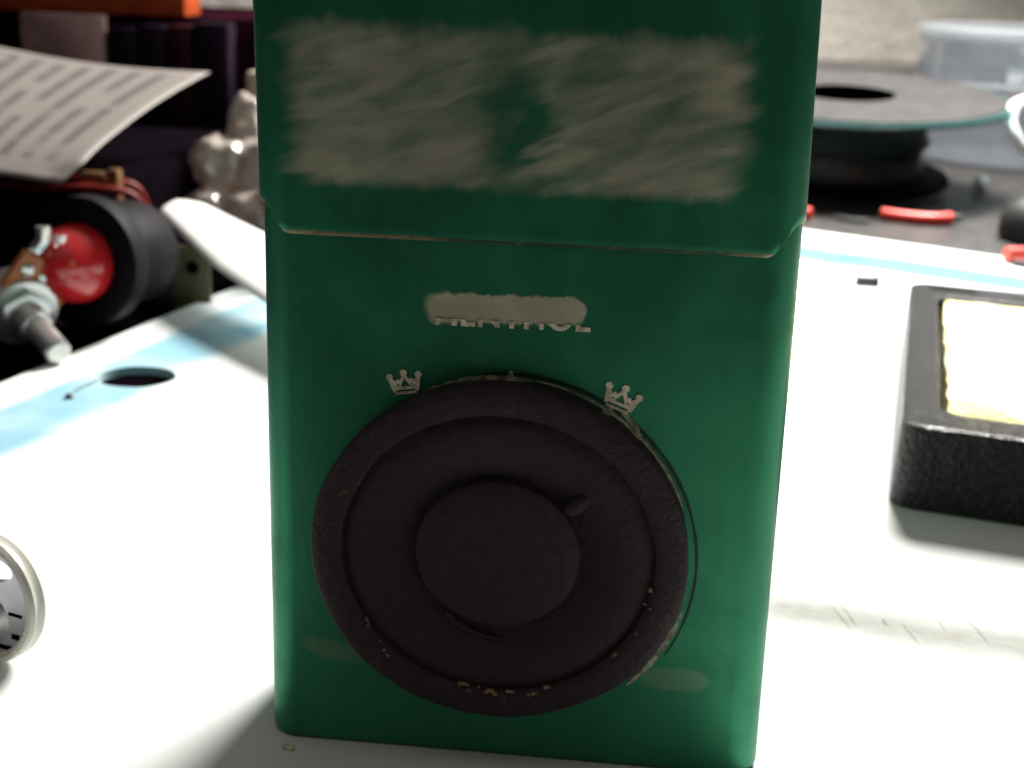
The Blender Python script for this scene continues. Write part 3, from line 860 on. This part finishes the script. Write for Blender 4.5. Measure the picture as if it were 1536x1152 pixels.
tag(link('metal_clip', bm, M['bronze']), 'small bronze metal clip by the red wires', 'clip')

A, B = Vector((-146.6, 220, 30.2)), Vector((-142.2, 330, 49.2))
Cc, D = Vector((-290, 262, 33)), Vector((-350, 415, 56))
bm = bmesh.new()
uvl = bm.loops.layers.uv.new('UVMap')
ns, nt = 40, 48
G_ = []
for j in range(nt + 1):
    row = []
    for i in range(ns + 1):
        s, t_ = i / ns, j / nt
        p = (A * (1 - s) + B * s) * (1 - t_) + (Cc * (1 - s) + D * s) * t_
        p.z += 2.2 * math.sin(math.pi * s) * (1 - t_) - 2.0 * math.sin(math.pi * min(1, t_ * 2.2)) * s
        cr = max(0, 1 - s / .22)
        p.z -= 2.5 * cr ** 2 * (1 - .3 * t_)
        c2 = max(0, 1 - math.hypot(s / .10, t_ / .09))
        p += Vector((-5, 6, -1)) * c2 * .8
        row.append(bm.verts.new(p * MM))
    G_.append(row)
for j in range(nt):
    for i in range(ns):
        f = bm.faces.new((G_[j][i], G_[j][i + 1], G_[j + 1][i + 1], G_[j + 1][i]))
        for l, (a, b) in zip(f.loops, ((i, j), (i + 1, j), (i + 1, j + 1), (i, j + 1))): l[uvl].uv = (a / ns, b / nt)
pp = link('printed_paper', bm, M['paper'])
so = pp.modifiers.new('thickness', 'SOLIDIFY'); so.thickness = 0.00018; so.offset = -1
tag(pp, 'curled sheet of printed paper lying across the flat black box', 'paper')

def simple_box(name, x0, x1, y0, y1, z0, z1, m, label, cat, group=None, rz=0):
    t = empty(name, V((x0 + x1) / 2, (y0 + y1) / 2, z0))
    t.rotation_euler = (0, 0, rz)
    cx, cy = (x0 + x1) / 2, (y0 + y1) / 2
    bm = bmesh.new(); box(bm, x0 - cx, x1 - cx, y0 - cy, y1 - cy, 0, z1 - z0, 1.0)
    link('carton', bm, m, t)
    tag(t, label, cat, group)
    return t, cx, cy
simple_box('storage_box', -360, -120, 452, 560, -2.2, 61.0, M['maroonblack'], 'large maroon-black storage box standing behind the printed paper', 'box')
simple_box('orange_box', -360, -190, 446, 466, 61.2, 92, M['orange'], 'orange cardboard box on top of the maroon-black storage box', 'box')
simple_box('pink_card', -260, -223, 441, 444.5, -2.2, 61.0, M['pink'], 'faded pink card pack standing against the maroon-black storage box', 'card pack')
xs = [(-221.5, -209, 'navy', 'dark navy slim case standing right beside the pink card pack'), (-208, -197, 'navy', 'middle dark navy slim case of the row against the storage box'),
      (-196, -186, 'maroon', 'maroon slim case in the row behind the printed paper'), (-185, -170, 'navy', 'dark navy slim case at the end of the row, farthest from the pink pack'),]
for x0, x1, m, lab in xs:
    simple_box('slim_case', x0, x1, 440, 451, -2.2, 58 + random.uniform(-2, 2), M[m], lab, 'case', 'slim cases against the storage box')

# ------------------------------------------------------------------ small pulley, lower left
WS = Matrix.Diagonal((.935, .935, .62, 1))
nw = Vector((-0.32, -0.945, 0.04)).normalized()
wh = empty('pulley_wheel', None, axis_mtx(nw, V(-69.9, 13.0, 8.75)))
tag(wh, 'small milky-rimmed wheel with a grey metal plate and hub standing on the sheet', 'wheel')
bm = bmesh.new(); lathe(bm, [(7.8, 1.5), (8.0, 2.1), (8.5, 2.5), (9.0, 2.3), (9.3, 1.4), (9.1, .4), (9.1, -.4), (9.3, -1.4), (9.0, -2.3), (8.5, -2.5), (7.8, -1.8), (7.8, 1.5)], 80); bm.transform(WS); link('rim', bm, M['wheelwhite'], wh)
bm = bmesh.new()
_o = [bm.verts.new(V(8.2 * math.cos(a), 8.2 * math.sin(a), 1.0)) for a in [2 * math.pi * k / 56 for k in range(56)]]
_h = [bm.verts.new(V(.6 + 4.6 * math.cos(a), 4.6 + 1.9 * math.sin(a), 1.0)) for a in [2 * math.pi * k / 32 for k in range(32)]]
bmesh.ops.triangle_fill(bm, use_beauty=True, edges=[bm.edges.new((l[q], l[(q + 1) % len(l)])) for l in (_o, _h) for q in range(len(l))])
_e = bmesh.ops.extrude_face_region(bm, geom=list(bm.faces))
for v in [g for g in _e['geom'] if isinstance(g, bmesh.types.BMVert)]: v.co.z = -1.0 * MM
bm.transform(WS); link('plate', bm, M['wheelgrey'], wh)
bm = bmesh.new(); lathe(bm, [(1.4, 1.0), (1.5, 2.2), (2.1, 2.5), (2.7, 2.2), (3.0, 1.6), (3.9, 1.2), (4.2, .9), (1.4, .9)], 48, mtx=Matrix.Translation(V(0, -3.0, 0))); lathe(bm, [(0, 1.6), (.8, 1.5), (1.1, 1.0), (1.1, .5)], 24, mtx=Matrix.Translation(V(0, -3.0, 0))); bm.transform(WS); link('hub', bm, M['metal'], wh)
bm = bmesh.new(); box(bm, 4.2, 6.6, -1.6, -1.1, .9, 1.12, 0); box(bm, 4.6, 6.0, -5.0, -4.2, .9, 1.14, 0); box(bm, 2.0, 4.4, -6.9, -6.2, .9, 1.13, 0); bm.transform(WS); link('notch', bm, M['blackmatt'], wh, smooth=False)

# pin with its wire near the hole, crumb by the tin
pn = empty('wire_pin', V(-105.9, 122.1, 0))
tag(pn, 'tiny pin with a hair-thin wire lying beside the round hole in the sheet', 'pin')
bm = bmesh.new(); lathe(bm, [(0, 0), (.9, .1), (1.0, .5), (.6, .9), (0, 1.0)], 16); link('head', bm, M['greypart'], pn)
bm = bmesh.new(); tube(bm, smooth_path([(0, .4, .4), (-.2, 5, .5), (1.0, 12.5, .3)], 6), .16, 6); link('wire', bm, M['solder'], pn)
bm = bmesh.new(); bmesh.ops.create_icosphere(bm, subdivisions=2, radius=1)
for v in bm.verts:
    k = 1 + .4 * mnoise.noise(v.co * 2); v.co = V(v.co.x * .8 * k, v.co.y * .5 * k, v.co.z * .35 * k + .3)
tag(link('crumb', bm, M['print'], loc=V(-26.1, -2.6, 0)), 'tiny pale crumb on the sheet by the bottom corner of the tin', 'crumb')
